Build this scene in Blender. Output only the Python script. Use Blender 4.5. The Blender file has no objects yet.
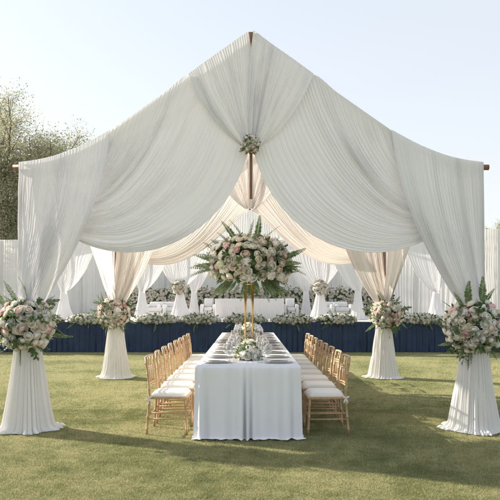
import bpy, math, random
import numpy as np
from mathutils import Vector, Matrix, Euler

scene = bpy.context.scene
C = scene.collection
rnd = random.Random(7)
R = np.random.RandomState

# ------------------------------------------------------------------ camera, sky, sun, exposure
F = 640.0; H = 1.458; VX = 248.0; HY = 300.0        # focal length in photo pixels, eye height, vanishing point
def P(px, py, d):                                    # a measured point at a known depth, in metres
    return ((px - VX) * d / F, d, H + (HY - py) * d / F)

cam = bpy.data.cameras.new('camera'); camo = bpy.data.objects.new('camera', cam); C.objects.link(camo)
cam.sensor_width = 36; cam.lens = 36 * F / 500
cam.shift_x = 2 / 500; cam.shift_y = 50 / 500
camo.location = (0, 0, H); camo.rotation_euler = (math.radians(90), 0, 0)
cam.clip_start = .1; cam.clip_end = 2000
scene.camera = camo

SUN_EL = 24.0; SUN_ROT = -64.0
w = bpy.data.worlds.new('World'); scene.world = w; w.use_nodes = True
nt = w.node_tree; nt.nodes.clear()
sky = nt.nodes.new('ShaderNodeTexSky'); sky.sky_type = 'NISHITA'; sky.sun_disc = False
sky.sun_elevation = math.radians(SUN_EL); sky.sun_rotation = math.radians(SUN_ROT)
sky.altitude = 0; sky.air_density = 1.0; sky.dust_density = 2.0; sky.ozone_density = 1.5
bg = nt.nodes.new('ShaderNodeBackground'); bg.inputs[1].default_value = .14
wo = nt.nodes.new('ShaderNodeOutputWorld')
veil = nt.nodes.new('ShaderNodeMix'); veil.data_type = 'RGBA'; veil.inputs[0].default_value = .86   # thin high haze whitening the sky
_tc = nt.nodes.new('ShaderNodeTexCoord'); _sx = nt.nodes.new('ShaderNodeSeparateXYZ'); nt.links.new(_tc.outputs['Generated'], _sx.inputs[0])
_rp = nt.nodes.new('ShaderNodeValToRGB'); _rp.color_ramp.elements[0].position = .05; _rp.color_ramp.elements[1].position = .5
_rp.color_ramp.elements[0].color = (1.86, 1.83, 1.78, 1); _rp.color_ramp.elements[1].color = (1.58, 1.67, 1.74, 1)      # warmer haze low down
nt.links.new(_sx.outputs[2], _rp.inputs[0]); nt.links.new(_rp.outputs[0], veil.inputs[7])
nt.links.new(sky.outputs[0], veil.inputs[6]); nt.links.new(veil.outputs[2], bg.inputs[0]); nt.links.new(bg.outputs[0], wo.inputs[0])

sl = bpy.data.lights.new('sun', 'SUN'); sl.energy = 3.3; sl.angle = math.radians(.8); sl.color = (1, .90, .76)
so = bpy.data.objects.new('sun', sl); C.objects.link(so); so.location = (-20, 30, 20)
_e, _r = math.radians(SUN_EL), math.radians(SUN_ROT)
SUNDIR = Vector((math.sin(_r) * math.cos(_e), math.cos(_r) * math.cos(_e), math.sin(_e)))
so.rotation_euler = SUNDIR.to_track_quat('Z', 'Y').to_euler()

scene.view_settings.view_transform = 'Standard'; scene.view_settings.look = 'None'
scene.view_settings.exposure = 1.80; scene.view_settings.gamma = 1.0
scene.view_settings.use_curve_mapping = False

# ------------------------------------------------------------------ helpers
def mesh(name, verts, faces, mat=None, smooth=True, mats=None, midx=None):
    me = bpy.data.meshes.new(name)
    me.from_pydata([tuple(v) for v in verts] if not isinstance(verts, np.ndarray) else verts.tolist(), [],
                   faces if not isinstance(faces, np.ndarray) else faces.tolist())
    for m in (mats or [mat]):
        if m: me.materials.append(m)
    if midx is not None: me.polygons.foreach_set('material_index', np.asarray(midx, dtype=np.int32))
    me.polygons.foreach_set('use_smooth', [smooth] * len(me.polygons))
    me.update()
    return me

def link(name, me, parent=None, loc=(0, 0, 0), rot=None):
    o = bpy.data.objects.new(name, me); C.objects.link(o); o.location = loc
    if rot is not None: o.rotation_euler = rot
    if parent: o.parent = parent
    return o

def tag(o, label=None, cat=None, group=None, kind=None):
    if label: o['label'] = label
    if cat: o['category'] = cat
    if group: o['group'] = group
    if kind: o['kind'] = kind
    return o

def empty(name, loc=(0, 0, 0), rz=0, **k):
    o = bpy.data.objects.new(name, None); C.objects.link(o); o.location = loc; o.rotation_euler = (0, 0, rz)
    o.empty_display_size = .1
    return tag(o, **k)

def copy_tree(o, parent=None):
    c = o.copy(); C.objects.link(c); c.parent = parent
    for ch in list(o.children): copy_tree(ch, c)
    return c

class MB:
    """collects shapes for ONE mesh object"""
    def __init__(s): s.v = []; s.f = []; s.m = []
    def add(s, verts, faces, mi=0):
        b = len(s.v); s.v += [tuple(map(float, v)) for v in verts]
        s.f += [tuple(int(i) + b for i in f) for f in faces]; s.m += [mi] * len(faces)
    def box(s, x0, x1, y0, y1, z0, z1, mi=0):
        s.add([(x0,y0,z0),(x1,y0,z0),(x1,y1,z0),(x0,y1,z0),(x0,y0,z1),(x1,y0,z1),(x1,y1,z1),(x0,y1,z1)],
              [(0,3,2,1),(4,5,6,7),(0,1,5,4),(1,2,6,5),(2,3,7,6),(3,0,4,7)], mi)
    def tube(s, pts, rad, n=8, mi=0, cap=True):
        pts = [Vector(p) for p in pts]
        rad = [rad] * len(pts) if isinstance(rad, (int, float)) else rad
        vs = []; fs = []
        up = None
        for i, p in enumerate(pts):
            t = (pts[min(i + 1, len(pts) - 1)] - pts[max(i - 1, 0)]).normalized()
            if up is None:
                up = Vector((0, 0, 1)) if abs(t.z) < .9 else Vector((1, 0, 0))
            a = t.cross(up).normalized(); up = a.cross(t).normalized()
            for k in range(n):
                an = 2 * math.pi * k / n
                vs.append(p + (a * math.cos(an) + up * math.sin(an)) * rad[i])
        for i in range(len(pts) - 1):
            for k in range(n):
                fs.append((i*n + k, i*n + (k+1) % n, (i+1)*n + (k+1) % n, (i+1)*n + k))
        if cap:
            fs.append(tuple(range(n))[::-1]); fs.append(tuple(range((len(pts)-1)*n, len(pts)*n)))
        s.add(vs, fs, mi)
    def lathe(s, prof, n=24, mi=0, c=(0, 0, 0)):
        vs = []; fs = []
        for r, z in prof:
            for k in range(n):
                a = 2 * math.pi * k / n
                vs.append((c[0] + r * math.cos(a), c[1] + r * math.sin(a), c[2] + z))
        for i in range(len(prof) - 1):
            for k in range(n):
                fs.append((i*n + k, i*n + (k+1) % n, (i+1)*n + (k+1) % n, (i+1)*n + k))
        s.add(vs, fs, mi)
    def mesh(s, name, mat, smooth=True):
        return mesh(name, s.v, s.f, mats=mat if isinstance(mat, list) else [mat], midx=s.m, smooth=smooth)
    def build(s, name, mat, parent=None, loc=(0, 0, 0), smooth=True):
        return link(name, s.mesh(name, mat, smooth), parent, loc)

def bevel(o, wdt=.004, seg=2):
    m = o.modifiers.new('bevel', 'BEVEL'); m.width = wdt; m.segments = seg; m.limit_method = 'ANGLE'
    return o

# ------------------------------------------------------------------ materials
def newmat(name):
    m = bpy.data.materials.new(name); m.use_nodes = True
    n = m.node_tree; n.nodes.clear()
    return m, n, n.nodes.new('ShaderNodeOutputMaterial')

def noise(n, scale, detail=4, rough=.6, coord='Object', vec=None):
    t = n.nodes.new('ShaderNodeTexNoise'); t.inputs['Scale'].default_value = scale
    t.inputs['Detail'].default_value = detail; t.inputs['Roughness'].default_value = rough
    if vec is None:
        tc = n.nodes.new('ShaderNodeTexCoord'); vec = tc.outputs[coord]
    n.links.new(vec, t.inputs['Vector'])
    return t

def ramp(n, fac, stops):
    r = n.nodes.new('ShaderNodeValToRGB')
    els = r.color_ramp.elements
    while len(els) < len(stops): els.new(.5)
    for e, (p, c) in zip(els, stops): e.position = p; e.color = (*c, 1)
    n.links.new(fac, r.inputs[0])
    return r

def bump(n, h, strength, dist):
    b = n.nodes.new('ShaderNodeBump'); b.inputs['Strength'].default_value = strength; b.inputs['Distance'].default_value = dist
    n.links.new(h, b.inputs['Height']); return b

def cloth_mat(name, col, trans, tcol=None, wv=900, sheer=0.0, var=.05):
    m, n, out = newmat(name)
    no = noise(n, 3.0, 4)
    c0 = tuple(x * (1 - var) for x in col)
    rp = ramp(n, no.outputs[0], [(.3, c0), (.7, col)])
    weave = noise(n, wv, 2)
    bp = bump(n, weave.outputs[0], .25, .0008)
    d = n.nodes.new('ShaderNodeBsdfDiffuse'); d.inputs['Roughness'].default_value = .6
    n.links.new(rp.outputs[0], d.inputs[0]); n.links.new(bp.outputs[0], d.inputs['Normal'])
    sh = n.nodes.new('ShaderNodeBsdfSheen'); sh.inputs[0].default_value = (.5, .5, .5, 1); sh.inputs[1].default_value = .4
    a = n.nodes.new('ShaderNodeAddShader')
    mixs = n.nodes.new('ShaderNodeMixShader'); mixs.inputs[0].default_value = .06
    n.links.new(d.outputs[0], mixs.inputs[1]); n.links.new(sh.outputs[0], mixs.inputs[2])
    last = mixs
    if trans > 0:
        t = n.nodes.new('ShaderNodeBsdfTranslucent'); t.inputs[0].default_value = (*(tcol or col), 1)
        mx = n.nodes.new('ShaderNodeMixShader'); mx.inputs[0].default_value = trans
        n.links.new(mixs.outputs[0], mx.inputs[1]); n.links.new(t.outputs[0], mx.inputs[2]); last = mx
    n.nodes.remove(a)
    if sheer > 0:
        tr = n.nodes.new('ShaderNodeBsdfTransparent'); m2 = n.nodes.new('ShaderNodeMixShader'); m2.inputs[0].default_value = sheer
        n.links.new(last.outputs[0], m2.inputs[1]); n.links.new(tr.outputs[0], m2.inputs[2]); last = m2
    n.links.new(last.outputs[0], out.inputs[0])
    return m

def pbr(name, stops, scale=8, rough=.5, metal=0, spec=.5, bumps=None, detail=5, rnd_island=False, stretch=None, sss=0, trans=0):
    m, n, out = newmat(name)
    tc = n.nodes.new('ShaderNodeTexCoord'); vec = tc.outputs['Object']
    if stretch:
        mp = n.nodes.new('ShaderNodeMapping'); mp.inputs['Scale'].default_value = stretch
        n.links.new(vec, mp.inputs[0]); vec = mp.outputs[0]
    if rnd_island:
        g = n.nodes.new('ShaderNodeNewGeometry'); fac = g.outputs['Random Per Island']
    else:
        fac = noise(n, scale, detail, vec=vec).outputs[0]
    rp = ramp(n, fac, stops)
    b = n.nodes.new('ShaderNodeBsdfPrincipled')
    n.links.new(rp.outputs[0], b.inputs['Base Color'])
    b.inputs['Roughness'].default_value = rough; b.inputs['Metallic'].default_value = metal
    b.inputs['Specular IOR Level'].default_value = spec
    if bumps:
        h = noise(n, bumps[0], 4, vec=vec)
        bp = bump(n, h.outputs[0], bumps[1], bumps[2]); n.links.new(bp.outputs[0], b.inputs['Normal'])
    sh = b
    if trans:
        t = n.nodes.new('ShaderNodeBsdfTranslucent'); n.links.new(rp.outputs[0], t.inputs[0])
        mx = n.nodes.new('ShaderNodeMixShader'); mx.inputs[0].default_value = trans
        n.links.new(b.outputs[0], mx.inputs[1]); n.links.new(t.outputs[0], mx.inputs[2]); sh = mx
    n.links.new(sh.outputs[0], out.inputs[0])
    return m

M = {}
M['chiffon'] = cloth_mat('chiffon', (.885, .888, .925), .16, (.86, .86, .89), var=.02)
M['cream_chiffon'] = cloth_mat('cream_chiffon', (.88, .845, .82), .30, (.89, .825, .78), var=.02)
M['roof_chiffon'] = cloth_mat('roof_chiffon', (.88, .88, .88), .5, (.90, .88, .85), sheer=.10, var=.02)
M['chiffon_skirt'] = cloth_mat('chiffon_skirt', (.88, .875, .865), .18, (.87, .83, .77), var=.02)
M['stage_white'] = cloth_mat('stage_white', (.86, .86, .87), .22, var=.02)
M['wall_drape'] = cloth_mat('wall_drape', (.85, .85, .86), .25, (.84, .82, .78), var=.05)
M['linen'] = cloth_mat('linen', (.875, .88, .905), .05, var=.03)
M['navy'] = cloth_mat('navy', (.058, .084, .140), .0, var=.25)
M['cushion'] = cloth_mat('cushion', (.80, .78, .75), .0, var=.04)
M['napkin'] = cloth_mat('napkin', (.72, .70, .68), .0, var=.05)
M['wood'] = pbr('wood', [(.3, (.15, .07, .04)), (.7, (.27, .14, .08))], 6, .55, stretch=(6, 6, .6), bumps=(40, .3, .002))
M['chair'] = pbr('chair_wood', [(.3, (.36, .22, .115)), (.7, (.50, .325, .18))], 9, .38, stretch=(5, 5, .8), bumps=(60, .15, .001))
M['gold'] = pbr('gold', [(.3, (.62, .42, .16)), (.7, (.72, .50, .22))], 12, .28, metal=1)
M['charger'] = pbr('charger', [(.3, (.52, .49, .47)), (.7, (.60, .57, .55))], 30, .25, metal=.7)
M['china'] = pbr('china', [(.3, (.74, .73, .71)), (.7, (.80, .79, .78))], 10, .18)
M['leaf'] = pbr('leaf', [(0, (.05, .095, .035)), (.5, (.09, .15, .055)), (1, (.17, .23, .09))], rnd_island=True, rough=.5, spec=.3, trans=.25)
M['fern'] = pbr('fern', [(0, (.10, .16, .07)), (.5, (.17, .24, .11)), (1, (.27, .33, .15))], rnd_island=True, rough=.5, spec=.3, trans=.3)
M['sage'] = pbr('sage', [(0, (.13, .18, .12)), (.5, (.20, .25, .17)), (1, (.28, .32, .22))], rnd_island=True, rough=.6, spec=.3, trans=.25)
M['tree_leaf'] = pbr('tree_leaf', [(0, (.27, .28, .19)), (.5, (.35, .36, .24)), (1, (.45, .43, .27))], rnd_island=True, rough=.6, spec=.3, trans=.45)
M['bark'] = pbr('bark', [(.3, (.10, .075, .055)), (.7, (.20, .16, .12))], 5, .9, stretch=(4, 4, 1), bumps=(12, .6, .03))
M['foam'] = pbr('foam', [(.3, (.04, .07, .03)), (.7, (.08, .12, .05))], 12, .9)
def petal(name, a, b): return pbr(name, [(0, a), (1, b)], rnd_island=True, rough=.6, spec=.2, trans=.25)
M['white_petal'] = petal('white_petal', (.87, .86, .82), (.91, .90, .87))
M['cream_petal'] = petal('cream_petal', (.86, .81, .71), (.90, .86, .78))
M['blush_petal'] = petal('blush_petal', (.88, .78, .72), (.91, .84, .79))
M['blush_deep'] = petal('blush_deep', (.87, .69, .65), (.89, .76, .72))
M['pink_petal'] = petal('pink_petal', (.86, .60, .59), (.89, .70, .68))
M['green_petal'] = petal('green_petal', (.76, .80, .64), (.84, .86, .72))
def glass_mat():
    m, n, out = newmat('glass')
    no = noise(n, 20, 2); rp = ramp(n, no.outputs[0], [(.3, (.93, .94, .94)), (.7, (.97, .97, .97))])
    tr = n.nodes.new('ShaderNodeBsdfTransparent'); n.links.new(rp.outputs[0], tr.inputs[0])
    gl = n.nodes.new('ShaderNodeBsdfGlossy'); gl.inputs['Roughness'].default_value = .03
    lw = n.nodes.new('ShaderNodeLayerWeight'); lw.inputs[0].default_value = .35
    mx = n.nodes.new('ShaderNodeMixShader'); n.links.new(lw.outputs[1], mx.inputs[0]); n.links.new(tr.outputs[0], mx.inputs[1]); n.links.new(gl.outputs[0], mx.inputs[2])
    n.links.new(mx.outputs[0], out.inputs[0]); return m
M['glass'] = glass_mat()

def lawn_mat():
    m, n, out = newmat('lawn')
    tc = n.nodes.new('ShaderNodeTexCoord')
    a = noise(n, .55, 5, .65); b = noise(n, 55, 4, .7); c = noise(n, 4.5, 4, .6)
    mx = n.nodes.new('ShaderNodeMath'); mx.operation = 'MULTIPLY_ADD'; n.links.new(b.outputs[0], mx.inputs[0]); mx.inputs[1].default_value = .55
    n.links.new(a.outputs[0], mx.inputs[2])
    mx2 = n.nodes.new('ShaderNodeMath'); mx2.operation = 'MULTIPLY_ADD'; n.links.new(c.outputs[0], mx2.inputs[0]); mx2.inputs[1].default_value = .45
    n.links.new(mx.outputs[0], mx2.inputs[2])
    rp = ramp(n, mx2.outputs[0], [(.62, (.11, .135, .056)), (.95, (.22, .225, .10)), (1.0, (.29, .28, .14))])
    p = n.nodes.new('ShaderNodeBsdfPrincipled'); p.inputs['Roughness'].default_value = .9; p.inputs['Specular IOR Level'].default_value = .1
    n.links.new(rp.outputs[0], p.inputs['Base Color'])
    bp = bump(n, b.outputs[0], .8, .02); n.links.new(bp.outputs[0], p.inputs['Normal'])
    n.links.new(p.outputs[0], out.inputs[0]); return m
M['lawn'] = lawn_mat()
def blade_mat():
    m, n, out = newmat('grass_blade')
    g = n.nodes.new('ShaderNodeNewGeometry')
    a = noise(n, .55, 5, .65); c = noise(n, 4.5, 4, .6)
    ad = n.nodes.new('ShaderNodeMath'); ad.operation = 'MULTIPLY_ADD'; n.links.new(g.outputs['Random Per Island'], ad.inputs[0]); ad.inputs[1].default_value = .35
    n.links.new(a.outputs[0], ad.inputs[2])
    ad2 = n.nodes.new('ShaderNodeMath'); ad2.operation = 'MULTIPLY_ADD'; n.links.new(c.outputs[0], ad2.inputs[0]); ad2.inputs[1].default_value = .45
    n.links.new(ad.outputs[0], ad2.inputs[2])
    rp = ramp(n, ad2.outputs[0], [(.56, (.13, .158, .075)), (.92, (.265, .28, .135)), (1.05, (.44, .405, .235))])
    d = n.nodes.new('ShaderNodeBsdfDiffuse'); n.links.new(rp.outputs[0], d.inputs[0])
    t = n.nodes.new('ShaderNodeBsdfTranslucent'); n.links.new(rp.outputs[0], t.inputs[0])
    mx = n.nodes.new('ShaderNodeMixShader'); mx.inputs[0].default_value = .35
    n.links.new(d.outputs[0], mx.inputs[1]); n.links.new(t.outputs[0], mx.inputs[2])
    n.links.new(mx.outputs[0], out.inputs[0]); return m
M['blade'] = blade_mat()

# ------------------------------------------------------------------ cloth builder
def n1(seed, k, x):                                  # smooth 1-D noise in -1..1
    v = R(seed).uniform(-1, 1, k + 3); x = np.clip(x, 0, 1) * k
    i = np.minimum(x.astype(int), k); f = x - i; f = f * f * (3 - 2 * f)
    return v[i] * (1 - f) + v[i + 1] * f

def pleat(s, t, N, seed):
    """gathered cloth: rounded ridges and tight valleys, uneven, drifting along the drape"""
    ww = s + n1(seed, 5, s) * .05 + n1(seed + 11, 11, s) * .022 + n1(seed + 1, N // 2 + 2, s) * .34 / N
    dr = n1(seed + 2, 4, s) * n1(seed + 3, 3, t) * 1.3 / N + n1(seed + 12, 9, s) * n1(seed + 13, 4, t) * .6 / N
    a = 2 * np.pi * N * (ww + dr)
    big = np.abs(np.sin(a / 2)) - .6
    b = 2 * np.pi * N * 2.3 * (ww - dr * .5) + 1.3
    amp = (.65 + .38 * n1(seed + 4, N, s)) * (.85 + .5 * n1(seed + 14, 9, s + 0 * t))
    amp2 = .5 + .5 * n1(seed + 5, N // 2 + 2, s) * n1(seed + 6, 4, t)
    return big * amp * (1 + .6 * n1(seed + 7, N, s) * n1(seed + 8, 4, t)) + .22 * np.sin(b) * amp2

def curve(pts, s):
    """Catmull-like smooth polyline through pts, evaluated at s (uniform by given index or third item weights)"""
    pts = np.asarray(pts, float); k = np.linspace(0, 1, len(pts))
    out = np.zeros((len(s), pts.shape[1])); x = s * (len(pts) - 1)
    i = np.clip(x.astype(int), 0, len(pts) - 2); f = (x - i)[:, None]
    p0 = pts[np.clip(i - 1, 0, None)]; p1 = pts[i]; p2 = pts[i + 1]; p3 = pts[np.clip(i + 2, None, len(pts) - 1)]
    return .5 * (2*p1 + (p2 - p0)*f + (2*p0 - 5*p1 + 4*p2 - p3)*f**2 + (3*p1 - p0 - 3*p2 + p3)*f**3)

def grid_faces(ns, nt_, wrap=False):
    a = np.arange(ns * nt_).reshape(nt_, ns)
    if wrap: a = np.concatenate([a, a[:, :1]], 1)
    return np.stack([a[:-1, :-1], a[:-1, 1:], a[1:, 1:], a[1:, :-1]], -1).reshape(-1, 4)

def normals(p, wrap=False):
    du = (np.roll(p, -1, 1) - np.roll(p, 1, 1)) if wrap else np.gradient(p, axis=1)
    dv = np.gradient(p, axis=0)
    n = np.cross(du, dv); l = np.linalg.norm(n, axis=-1, keepdims=True); return n / np.maximum(l, 1e-9)

def drape(name, rows, N, amp, seed, mat, parent, loc, ns=None, nt_=70, face=(0, -1, 0), sag=None, edge=.0):
    """rows: control curves (each a list of 3-D points across the drape) blended as a Bezier along it"""
    ns = ns or int(N * 9); s = np.linspace(0, 1, ns); t = np.linspace(0, 1, nt_)
    cr = [curve(r, s) for r in rows]; n = len(cr) - 1
    p = np.zeros((nt_, ns, 3))
    for i, c in enumerate(cr):
        b = math.comb(n, i) * t**i * (1 - t)**(n - i)
        p += b[:, None, None] * c[None]
    S, T = np.meshgrid(s, t)
    if sag: p += sag(S, T)
    nn = normals(p); fl = np.sign((nn * np.array(face)).sum(-1, keepdims=True)); fl[fl == 0] = 1; nn = nn * fl
    wd = np.linalg.norm(np.diff(p, axis=1), axis=-1).sum(1)                    # width across
    a = np.interp(t, [0, .06, .5, 1], [amp[0] * .6, amp[0], amp[1], amp[2]])
    d = pleat(S.ravel(), T.ravel(), N, seed).reshape(S.shape) * a[:, None]
    p = p + nn * d[..., None]
    me = mesh(name, p.reshape(-1, 3) - np.array(loc), grid_faces(ns, nt_), mat)
    return link(name, me, parent)

def skirt(name, cx, cy, z0, z1, r0, r1, N, seed, mat, parent, loc, puddle=.07):
    """closed pleated column of cloth flaring to a ruffled puddle on the ground"""
    ns = N * 10; nt_ = 46
    s = np.linspace(0, 1, ns, endpoint=False); t = np.linspace(0, 1, nt_)
    th = 2 * np.pi * s; S, T = np.meshgrid(s, t)
    ca = np.cos(2*np.pi*S); sa = np.sin(2*np.pi*S)
    f = .5 * (np.abs(np.sin(N * np.pi * S + 1.5 * n1(seed, 4, T.ravel()).reshape(S.shape))) * 1.3 - .75)
    wv = sum(np.sin(2*np.pi*S*k + R(seed + k).uniform(0, 6) + 1.2*T) * R(seed + 20 + k).uniform(.3, 1) for k in (2, 3, 5, 7)) * .3
    fine = sum(np.sin(2*np.pi*S*k + R(seed + 40 + k).uniform(0, 6)) * R(seed + 60 + k).uniform(.4, 1) for k in (N//2 + 3, N + 5, N*2 + 3)) * .3
    TT = np.clip(T / .93, 0, 1)
    r = r0 + (r1 - r0) * (.35 * TT + .65 * TT**2.1)
    amp = .016 + .040 * TT
    r = r + (f * .9 * (.6 + .5 * wv) + fine * .7) * amp * .8 + wv * .032 * TT
    z = z0 + (z1 + .015 - z0) * TT
    pd = np.clip((T - .90) / .10, 0, 1)
    r = r + pd * (puddle * (1 + .8 * wv) + .045 * fine)
    z = z + np.where(pd > 0, (.014 + .012 * wv) * np.sin(pd * np.pi) * (1 + 1.5 * fine) + .014 * (fine + .5) * pd - pd * .012, 0)
    z = np.maximum(z, z1 + .004)
    p = np.stack([cx + r * ca, cy + r * sa * .92, z], -1)
    me = mesh(name, p.reshape(-1, 3) - np.array(loc), grid_faces(ns, nt_, True), mat)
    return link(name, me, parent)

# ------------------------------------------------------------------ ground
def lawn():
    n = 120
    xs = np.concatenate([np.linspace(-900, -40, 8), np.linspace(-30, 30, n), np.linspace(40, 900, 8)])
    ys = np.concatenate([np.linspace(-300, -12, 5), np.linspace(-8, 45, n), np.linspace(60, 1400, 10)])
    X, Y = np.meshgrid(xs, ys)
    Z = np.zeros_like(X)
    p = np.stack([X, Y, Z], -1)
    o = link('lawn', mesh('lawn', p.reshape(-1, 3), grid_faces(len(xs), len(ys)), M['lawn'])); tag(o, 'short mown lawn in low sun with long shadows', 'lawn', kind='structure')
lawn()

def grass():
    r = R(11); parts = []
    def band(n, d0, d1, h, wd):
        u = r.uniform(0, 1, n); d = 1 / (1/d0 + (1/d1 - 1/d0) * u)              # denser near the viewer
        x = r.uniform(-1, 1, n) * (d * .55 + .9)
        a = r.uniform(0, 2*np.pi, n); cl = sum(np.sin(x * kx + d * ky + ph) for kx, ky, ph in ((7, 19, 1), (-13, 11, 2), (23, 31, 0), (3, -27, 4), (-31, 9, 5))) / 5
        hh = h * r.uniform(.5, 1.25, n) * (1 + .5 * cl)
        lean = r.normal(0, .55, (n, 2)) * hh[:, None]
        dx = np.cos(a) * wd * .5 * (d / d0) ** .6; dy = np.sin(a) * wd * .5 * (d / d0) ** .6
        b = np.stack([x, d, np.full(n, -.002)], -1)
        v = np.zeros((n, 3, 3)); v[:, 0] = b; v[:, 1] = b; v[:, 0, 0] -= dx; v[:, 0, 1] -= dy; v[:, 1, 0] += dx; v[:, 1, 1] += dy
        v[:, 2] = b; v[:, 2, 0] += lean[:, 0]; v[:, 2, 1] += lean[:, 1]; v[:, 2, 2] = hh
        parts.append(v.reshape(-1, 3))
    band(560000, 4.2, 8.5, .0145, .0038)
    band(340000, 7.5, 19, .015, .0060)
    v = np.concatenate(parts)
    o = link('grass', mesh('grass', v, np.arange(len(v)).reshape(-1, 3), M['blade'], smooth=False))
    tag(o, 'short clipped grass blades covering the lawn', 'grass', kind='stuff')
grass()

# ------------------------------------------------------------------ main tent
FD, BD = 7.2, 12.0
MIR = 251.0                                                 # mirror line of the gable in photo pixels
TC = (MIR - VX) * FD / F
root_t = empty('draped_tent', (TC, FD, 0), label='large open white chiffon tent with a pointed front gable and four tied drape columns', cat='tent')
TL = (TC, FD, 0)
def gable(d, seed, face, mc):
    """all drapes of one gable end; coordinates measured on the front gable and carried to depth d"""
    def q(px, py, off=0.0, mir=False):
        if mir: px = 2 * MIR - px
        x, _, z = P(px, py, FD); return (x, d + off, z)
    sg = -1 if face[1] < 0 else 1                            # outer side of this gable
    for mir in (False, True):
        k = seed + (100 if mir else 0)
        cx = q(28, 0, 0, mir)[0]
        # centre panel: from the upper rafter down to the knot
        sl_ = -.022 if mir else 0
        top = [q(248.6, 35, -.115 + sl_, mir), q(230, 48, -.11, mir), q(210, 62, -.11, mir), q(189, 77, -.10, mir)]
        c1 = [q(255.5, 80, -.12 + sl_, mir), q(238, 85, -.14, mir), q(220, 92, -.14, mir), q(199, 101, -.12, mir)]
        c2 = [q(256, 115, -.12 + sl_, mir), q(244, 120, -.13, mir), q(236, 127, -.13, mir), q(214, 132, -.12, mir)]
        bot = [q(253, 149, -.06 + sl_, mir), q(248.6, 149, -.10, mir), q(246.5, 149, -.10, mir), q(244.5, 149, -.05, mir)]
        drape('centre_drape', [top, c1, c2, bot], 27, (.016, .022, .015), k, mc, root_t, TL, ns=240)
        # sweeping swag: spread along the rafter, gathered behind the side curtain
        top = [q(106, 136, -.07, mir), q(135, 116, -.075, mir), q(165, 95, -.075, mir), q(191, 77, -.075, mir), q(208, 101, -.05, mir), q(226, 131, -.05, mir), q(248.5, 152, -.04, mir)]
        c1 = [q(105, 139, .0, mir), q(130, 140, -.04, mir), q(152, 138, -.06, mir), q(176, 136, -.08, mir), q(193, 168, -.10, mir), q(212, 202, -.12, mir), q(229, 232, -.12, mir)]
        c2 = [q(103, 148, .0, mir), q(111, 172, -.04, mir), q(122, 190, -.07, mir), q(133, 208, -.10, mir), q(141, 233, -.12, mir), q(147, 256, -.14, mir), q(150, 279, -.14, mir)]
        bot = [q(101, 152, .02, mir), q(98, 178, .02, mir), q(93, 198, .02, mir), q(87, 214, .02, mir), q(81, 225, .02, mir), q(76, 232, .02, mir), q(72, 238, .02, mir)]
        if d == BD:
            c1[4:] = [q(188, 156, -.10, mir), q(201, 166, -.12, mir), q(214, 174, -.12, mir)]
            c2[4:] = [q(142, 226, -.12, mir), q(152, 245, -.14, mir), q(162, 261, -.14, mir)]
        drape('swag', [top, c1, c2, bot], 34, (.013, .034, .024), k + 13, mc, root_t, TL, ns=330, nt_=90)
        gx = 11 if d == BD else 0
        # side curtain: from the eave down to the tie round the corner pole
        top = [q(21 + gx, 163.5, -.08, mir), q(40, 161, -.085, mir), q(60, 156, -.085, mir), q(85, 146, -.085, mir), q(112, 131.5, -.08, mir)]
        c1 = [q(20.5 + gx, 210, -.07, mir), q(38 + gx*.4, 212, -.10, mir), q(57, 214, -.12, mir), q(80, 212, -.13, mir), q(105, 196, -.11, mir)]
        c2 = [q(20 + gx*.9, 270, -.09, mir), q(30 + gx*.4, 270, -.15, mir), q(43, 268, -.18, mir), q(60, 262, -.17, mir), q(84, 252, -.14, mir)]
        bot = [q(19, 312, -.02, mir), q(22, 312, -.10, mir), q(28, 312, -.13, mir), q(34, 312, -.10, mir), q(38, 312, -.02, mir)]
        drape('side_curtain', [top, c1, c2, bot], 31, (.017, .029, .020), k + 29, mc, root_t, TL, ns=310, nt_=80)
        # curtain along the eave, gathered to the same pole from inside
        sgd = 1 if d == FD else -1
        ex = cx + (-.02 if not mir else .02) * (1 if d == FD else 3.5); zt = q(0, 166)[2] - .03
        L = 2.3
        top = [(ex, d + sgd * .06, zt), (ex, d + sgd * L * .35, zt - .03), (ex, d + sgd * L * .7, zt - .04), (ex, d + sgd * L, zt)]
        c1 = [(ex, d + sgd * .07, zt - .6), (ex, d + sgd * L * .33, zt - .6), (ex, d + sgd * L * .62, zt - .58), (ex, d + sgd * L * .88, zt - .5)]
        c2 = [(ex, d + sgd * .08, zt - 1.1), (ex, d + sgd * L * .16, zt - 1.1), (ex, d + sgd * L * .30, zt - 1.05), (ex, d + sgd * L * .45, zt - .95)]
        g = cx
        bot = [(g - .10, d + sgd * .02, 1.32), (g - .05, d + sgd * .09, 1.32), (g + .05, d + sgd * .09, 1.32), (g + .10, d + sgd * .02, 1.32)]
        if not mir: bot = bot[::-1]
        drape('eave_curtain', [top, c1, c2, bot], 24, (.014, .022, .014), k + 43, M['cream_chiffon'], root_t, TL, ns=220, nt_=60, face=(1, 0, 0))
        # tied column of cloth below the knot
        skirt('column_skirt', cx, d, 1.36, 0, .115, .275, 30, k + 57, M['chiffon_skirt'], root_t, TL)
        # corner pole and the stub of the eave bar
        mb = MB(); mb.tube([(cx - TL[0], d - TL[1], 0), (cx - TL[0], d - TL[1], 2.97)], .045, 12); mb.build('pole', M['wood'], root_t)
        x0 = q(13.5, 0, 0, mir)[0]; x1 = q(70, 0, 0, mir)[0]
        mb = MB(); mb.tube([(x0 - TL[0], d - TL[1], 2.95), (x1 - TL[0], d - TL[1], 2.95)], .032, 12); mb.build('eave_bar', M['wood'], root_t)
        pts = [q(24, 170, .04, mir), q(60, 162, .04, mir), q(85, 152, .04, mir), q(112, 138, .04, mir), q(150, 111, .04, mir), q(189, 83, .04, mir), q(250, 40, .04, mir)]
        mb = MB(); mb.tube([(a - TL[0], b - TL[1], c) for a, b, c in curve(pts, np.linspace(0, 1, 40))], .028, 8); mb.build('rafter', M['wood'], root_t)
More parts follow.
